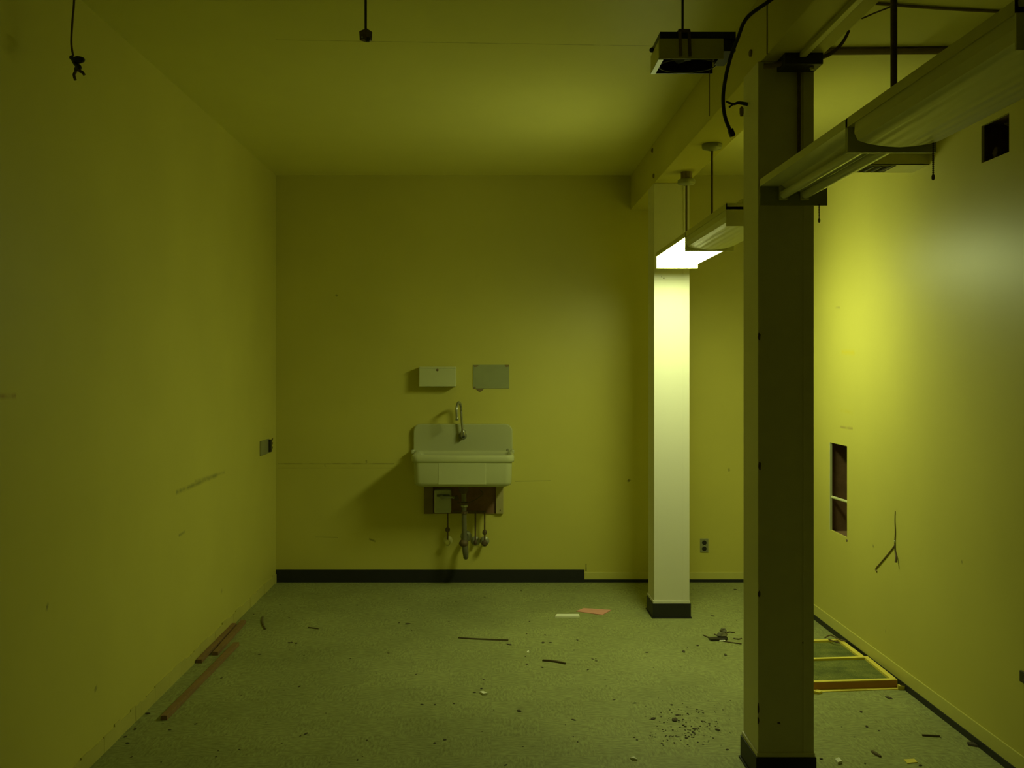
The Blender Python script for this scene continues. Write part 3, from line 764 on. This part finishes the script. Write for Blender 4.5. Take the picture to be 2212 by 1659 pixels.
# torn cable remnant on the right wall
sc = thing('cable_remnant', 'forked dark cable remnant stuck to the wall beside the tall opening', 'cable', (XR, rw(1935, 0)[0], rw(1935, 1216)[1]))
def RW(x, y, off=.002):
    q = rw(x, y); return Vector((XR-off, q[0], q[1]))
MB().tube(smooth_path([RW(1934.5, 1104), RW(1934, 1125), RW(1935, 1150), RW(1934, 1168)]), .002, 6, .0045).build('upper_strand', M_TAPE, sc)
MB().tube(smooth_path([RW(1934, 1172), RW(1935, 1190), RW(1939, 1204, .008), RW(1940.5, 1215, .014)]), .0045, 6, .0065).build('lower_strand', M_RUST, sc)
MB().tube(smooth_path([RW(1934, 1178), RW(1920, 1196), RW(1905, 1214), RW(1893, 1228), RW(1895, 1235)]), .0045, 6).build('side_strand', M_TAPE, sc)
MB().lathe(RW(1934, 1169, .002), (-1, 0, 0), [(.007, -.002), (.007, .003), (.004, .005)], 8).build('staple', M_WHITEPL, sc)

# ------------------------------------------------------------------ things on the floor
def lath(a, b, wd, th, label):
    p, q = FL(*a), FL(*b)
    p.z = q.z = th/2
    rd = random.Random(int(a[0])); t = (q-p).normalized(); side = Vector((t.y, -t.x, 0))
    mb = MB(); k = 7; rings = []
    for i in range(k):
        c = p + (q-p)*(i/(k-1)) + side*rd.uniform(-.0015, .0015); c.z = th/2
        w2 = wd/2*rd.uniform(.93, 1.04)
        rings.append([c-side*w2-Vector((0,0,th/2)), c+side*w2-Vector((0,0,th/2)), c+side*w2*.96+Vector((0,0,th/2)), c-side*w2*.96+Vector((0,0,th/2))])
    mb.loft(rings)
    o = mb.build('wood_strip', M_WOOD, org=((p.x+q.x)/2, (p.y+q.y)/2, 0), bevel=.0015)
    return tag(o, label, 'wood strip', 'wood strips along the wall')
lath((354, 1556), (511, 1395), .034, .022, 'long reddish wood strip lying apart from the other two on the floor')
lath((430, 1433), (505, 1353), .034, .022, 'short reddish wood strip lying closest to the wall')
lath((465, 1416), (526, 1346), .034, .022, 'short reddish wood strip between the wall-side strip and the long one')

def sliver(name, a, b, wd, th, m, label, cat, mid=0.0, group=None):
    p, q = FL(*a), FL(*b); t = (q-p).normalized(); side = Vector((t.y, -t.x, 0))
    rings = []; k = 6
    for i in range(k):
        f = i/(k-1); c = p+(q-p)*f + side*mid*math.sin(math.pi*f); ww = wd/2*(0.35+0.65*math.sin(math.pi*(.1+.8*f)))
        rings.append([c-side*ww, c+side*ww, c+side*ww*.7+Vector((0,0,th)), c-side*ww*.7+Vector((0,0,th))])
    o = MB().loft(rings).build(name, m, org=((p.x+q.x)/2, (p.y+q.y)/2, 0))
    return tag(o, label, cat, group)
sliver('stick', (990, 1379), (1098, 1384), .014, .008, M_STICK, 'long thin dark stick lying straight on the middle of the floor', 'stick', .006)
sliver('stick', (1172, 1428), (1222, 1435), .020, .010, M_STICK, 'short broken brown stick on the floor in front of the paper scraps', 'stick', -.012)
sliver('wood_sliver', (568, 1333), (573, 1360), .014, .010, M_STICK, 'dark wood sliver on the floor right of the short wood strips', 'sliver', .01)
sliver('wood_sliver', (666, 1356), (688, 1359), .012, .006, M_STICK, 'tiny dark wood sliver alone on the open floor near the corner', 'sliver')
sliver('wood_sliver', (1992, 1590), (2030, 1592), .012, .008, M_STICK, 'brown wood sliver on the floor between the dim column and the wall base', 'sliver')
sliver('leaf_scrap', (2090, 1608), (2128, 1612), .05, .008, M_CRUMB, 'dark leaf-like scrap beside the wall base past the filters', 'scrap')
sliver('leaf_scrap', (2128, 1618), (2148, 1622), .035, .012, M_CRUMB, 'dark crumpled scrap touching the wall base', 'scrap')
sliver('wood_sliver', (1884, 1625), (1902, 1636), .02, .008, M_STICK, 'brown splinter on the floor right of the dim column base', 'sliver')

def flat(name, px, th, m, label, cat, curl=0.0):
    pts = [FL(*p) for p in px]; cx = sum(p.x for p in pts)/len(pts); cy = sum(p.y for p in pts)/len(pts)
    rd = random.Random(len(px)*7 + int(px[0][0]))
    lo = [Vector((p.x, p.y, 0)) for p in pts]
    hi = [Vector((p.x, p.y, th + curl*rd.random())) for p in pts]
    mb = MB().loft([lo, hi], cap=False)
    n = len(pts); mb.add(lo, [tuple(range(n))[::-1]]); mb.add(hi + [Vector((cx, cy, th))], [(i, (i+1) % n, n) for i in range(n)])
    return tag(mb.build(name, m, org=(cx, cy, 0)), label, cat)
flat('paper_strip', [(1199, 1334), (1203, 1329), (1250, 1329), (1252, 1334)], .010, M_PAPERW, 'narrow white folded strip on the floor beside the pink paper', 'paper')
flat('pink_paper', [(1244, 1321), (1261, 1314), (1320, 1319), (1301, 1329)], .002, M_PINK, 'pink sheet of paper lying flat on the floor', 'paper', .006)
flat('paint_flake', [(1036, 1497), (1044, 1495), (1053, 1501), (1044, 1502)], .006, M_PAPERW, 'white paint flake alone in the middle of the floor', 'flake', .008)
flat('paint_flake', [(1361, 1638), (1370, 1638), (1377, 1643), (1366, 1642)], .005, M_PAPERW, 'white paint flake near the dirt crumbs before the dim column', 'flake', .006)
flat('paint_flake', [(1804, 1644), (1812, 1642), (1819, 1649), (1810, 1652)], .006, M_PAPERW, 'white paint flake on the floor right beside the dim column base', 'flake', .008)
flat('paint_flake', [(1952, 1641), (1975, 1640), (1982, 1648), (1960, 1650)], .002, M_CARD, 'pale yellow flake on the floor before the wall base', 'flake', .003)
flat('paint_flake', [(1138, 1409), (1142, 1407), (1143, 1409), (1140, 1410)], .004, M_PAPERW, 'tiny white flake behind the short broken stick', 'flake', .003)

# clump of rubbish near column
dc = thing('debris_clump', 'clump of dark rubbish with loose wires behind the dim column', 'debris', FL(1556, 1381))
def FZ(x, y, z): 
    v = FL(x, y); v.z = z; return v
MB().lump(FL(1559, 1380) + Vector((0, 0, .004)), .034, 21, .55, .3, 1.2).lump(FL(1563, 1376) + Vector((0, 0, .02)), .024, 22, .8, 1.0).build('wad', M_DULL, dc)
MB().obox(FZ(1533, 1383, .008), FZ(1568, 1382, .010), .05, .010).build('folded_strip', M_DARKMETAL, dc)
MB().box(FZ(1562, 1382, .0), FZ(1570, 1380, .014)).build('black_chip', M_CABLE, dc)
flatw = MB().box(FZ(1555, 1386, 0), FZ(1566, 1384.5, .006)); flatw.build('pale_chip', M_PAPERW, dc)
for pts in ([(1519, 1373), (1530, 1378), (1538, 1382)], [(1543, 1371), (1550, 1374), (1558, 1378)], [(1566, 1370), (1575, 1366), (1587, 1368)], [(1562, 1386), (1580, 1389), (1602, 1392)], [(1585, 1380), (1594, 1382), (1602, 1380)]):
    MB().tube(smooth_path([FZ(x, y, .004) for (x, y) in pts]), .0038, 6).build('loose_wire', M_STICK, dc)

# crumbs (uncountable grit)
cr = MB(); rd = random.Random(3)
big = [(1411, 1553, .011), (1457, 1556, .016), (1451, 1523, .008), (1463, 1545, .007), (1476, 1567, .007), (1500, 1575, .009), (1550, 1577, .010), (1483, 1595, .009), (1498, 1583, .008), (1477, 1408, .012), (1173, 1389, .012), (1121, 1536, .010), (1040, 1488, .008), (1045, 1469, .007), (1171, 1442, .007), (1920, 1508, .011), (1860, 1538, .009), (1872, 1570, .008), (1774, 1640, .008), (1571, 1620, .008), (320, 1542, .010), (360, 1490, .010), (292, 1575, .008), (270, 1592, .007), (640, 1390, .008), (630, 1388, .007), (1100, 1393, .010), (1240, 1405, .007), (1280, 1424, .006), (1288, 1428, .006), (1324, 1430, .006), (1588, 1274, .010), (1510, 1267, .008), (1540, 1331, .008), (880, 1348, .011), (862, 1346, .008), (1270, 1447, .006), (1507, 1395, .010), (1567, 1416, .012)]
for i, (x, y, r) in enumerate(big): cr.lump(FL(x, y), r, i, .28, rd.uniform(0, 3), rd.uniform(1.0, 2.2))
for i in range(170):
    x, y = rd.gauss(1478, 48), rd.gauss(1568, 26)
    if not (1345 < x < 1585 and 1500 < y < 1640): continue
    cr.lump(FL(x, y), rd.uniform(.0018, .005), 100+i, .35, rd.uniform(0, 3), rd.uniform(1, 1.8))
for i in range(150):
    x, y = rd.uniform(250, 2100), 1275 + 380*rd.random()
    p = FL(x, y)
    if not (XL+.06 < p.x < XR-.06) or (1.04 < p.x < 1.36 and (3.8 < p.y < 4.15 or 6.3 < p.y < 6.7)) or (1.6 < p.x and 4.9 < p.y < 5.8): continue
    cr.lump(p, rd.uniform(.0025, .007), 500+i, .3, rd.uniform(0, 3), rd.uniform(1, 2.4))
o = cr.build('floor_grit', M_CRUMB)
tag(o, 'dark grit and crumbs scattered over the floor', 'grit', kind='stuff')

# yellow-framed filters
def air_filter(c, label, hgt, brown):
    """c: four floor corners near-left, near-right, far-right, far-left"""
    cx = sum(p.x for p in c)/4; cy = sum(p.y for p in c)/4
    r = thing('air_filter', label, 'filter', (cx, cy, 0), 'filters by the wall base')
    up = Vector((0, 0, 1)); b = .026
    def inset(k):
        return [p + (Vector((cx, cy, 0))-p).normalized()*k for p in c]
    ins = inset(b*1.45)
    for i in range(4):
        p, q, pi, qi = c[i], c[(i+1) % 4], ins[i], ins[(i+1) % 4]
        lo = [p, q, qi, pi]
        MB().loft([[v.copy() for v in lo], [v + up*hgt for v in lo]]).build('frame_bar', M_CARD, r)
    MB().loft([[v + up*.006 for v in ins], [v + up*(hgt-.012) for v in ins]]).build('filter_media', M_FILTER, r)
    if brown:
        p, q = c[0] + (c[1]-c[0])*.015, c[1] + (c[0]-c[1])*.01
        nrm = Vector((0, -1, 0))
        s_ = MB().loft([[p+nrm*.002+up*.006, q+nrm*.002+up*.006, q+up*.006, p+up*.006], [p+nrm*.002+up*(hgt-.004), q+nrm*.002+up*(hgt-.004), q+up*(hgt-.004), p+up*(hgt-.004)]]).build('card_edge', M_CARDBROWN, r)
        s_['label'] = 'brown cardboard edge'
        MB().loft([[p+nrm*.03, q+nrm*.022, q, p], [p+nrm*.03+up*.004, q+nrm*.022+up*.004, q+up*.006, p+up*.006]]).build('loose_flap', M_CARD, r)
    return r
xw = XR - .016
air_filter([Vector((1.672, 4.955, 0)), Vector((2.138, 4.995, 0)), Vector((xw-.015, 5.405, 0)), Vector((1.662, 5.36, 0))], 'yellow-framed green filter with a brown cardboard front edge by the wall base', .045, True)
air_filter([Vector((1.662, 5.372, 0)), Vector((xw-.015, 5.418, 0)), Vector((xw-.02, 5.80, 0)), Vector((1.665, 5.765, 0))], 'yellow-framed green filter lying behind the one with the brown edge', .030, False)
# torn tape bits around the filters
for (nm, px, lab) in (('torn_tape', [(1936, 1483), (1956, 1474), (1972, 1484), (1966, 1491), (1940, 1491)], 'crumpled yellow tape at the corner of the front filter'),
                      ('torn_tape', [(1752, 1494), (1760, 1490), (1776, 1497), (1770, 1500), (1752, 1499)], 'curled pale tape end before the front filter')):
    flat(nm, px, .006, M_CARD, lab, 'tape', .016)
pw = tag(MB().tube(smooth_path([FZ(1782, 1390, .034), FZ(1794, 1388, .045), FZ(1812, 1395, .04), FZ(1828, 1398, .036)]), .004, 6).tube(smooth_path([FZ(1790, 1393, .034), FZ(1800, 1399, .04), FZ(1814, 1401, .034)]), .004, 6).build('twisted_wire', M_RUST, org=FL(1805, 1396)),
         'twisted brown wire lying on the far edge of the rear filter', 'wire')

# ------------------------------------------------------------------ duct box on the right wall
x_r = XR; yd0, yd1 = 4.71, 4.90
zd0 = CH + (VY-356)*yd0/F
du = thing('duct_box', 'yellow painted duct box with a slotted grille in its underside on the wall', 'duct', (XR-.2, (yd0+yd1)/2, zd0))
g0x, g1x = P(1862, 0, yd0+.02).x, P(1932, 0, yd0+.02).x
ga, gb = yd0 + .02, yd1 - .03; t_ = .004; zt_ = zd0 + .20
cs = MB().box((XR-.42, yd0, zd0), (XR+.001, yd0+t_, zt_)).box((XR-.42, yd1-t_, zd0), (XR+.001, yd1, zt_))
cs.box((XR-.42, yd0, zd0), (XR-.42+t_, yd1, zt_)).box((XR-.42, yd0, zt_-t_), (XR+.001, yd1, zt_))
cs.box((XR-.42, yd0, zd0), (g0x, yd1, zd0+t_)).box((g1x, yd0, zd0), (XR+.001, yd1, zd0+t_)).box((g0x, yd0, zd0), (g1x, ga, zd0+t_)).box((g0x, gb, zd0), (g1x, yd1, zd0+t_))
cs.build('casing', M_ENAMEL, du)
gf = MB()
for (a_, b_) in (((g0x-.006, ga-.006), (g1x+.006, ga)), ((g0x-.006, gb), (g1x+.006, gb+.006)), ((g0x-.006, ga), (g0x, gb)), ((g1x, ga), (g1x+.006, gb))):
    gf.box((a_[0], a_[1], zd0-.003), (b_[0], b_[1], zd0))
gf.build('grille_frame', M_DARKMETAL, du)
for k in range(4):
    xx = g0x + (g1x-g0x)*(k+.5)/4
    MB().box((xx-.004, yd0+.025, zd0-.006), (xx+.004, yd1-.035, zd0)).build('grille_slat', M_DARKMETAL, du)
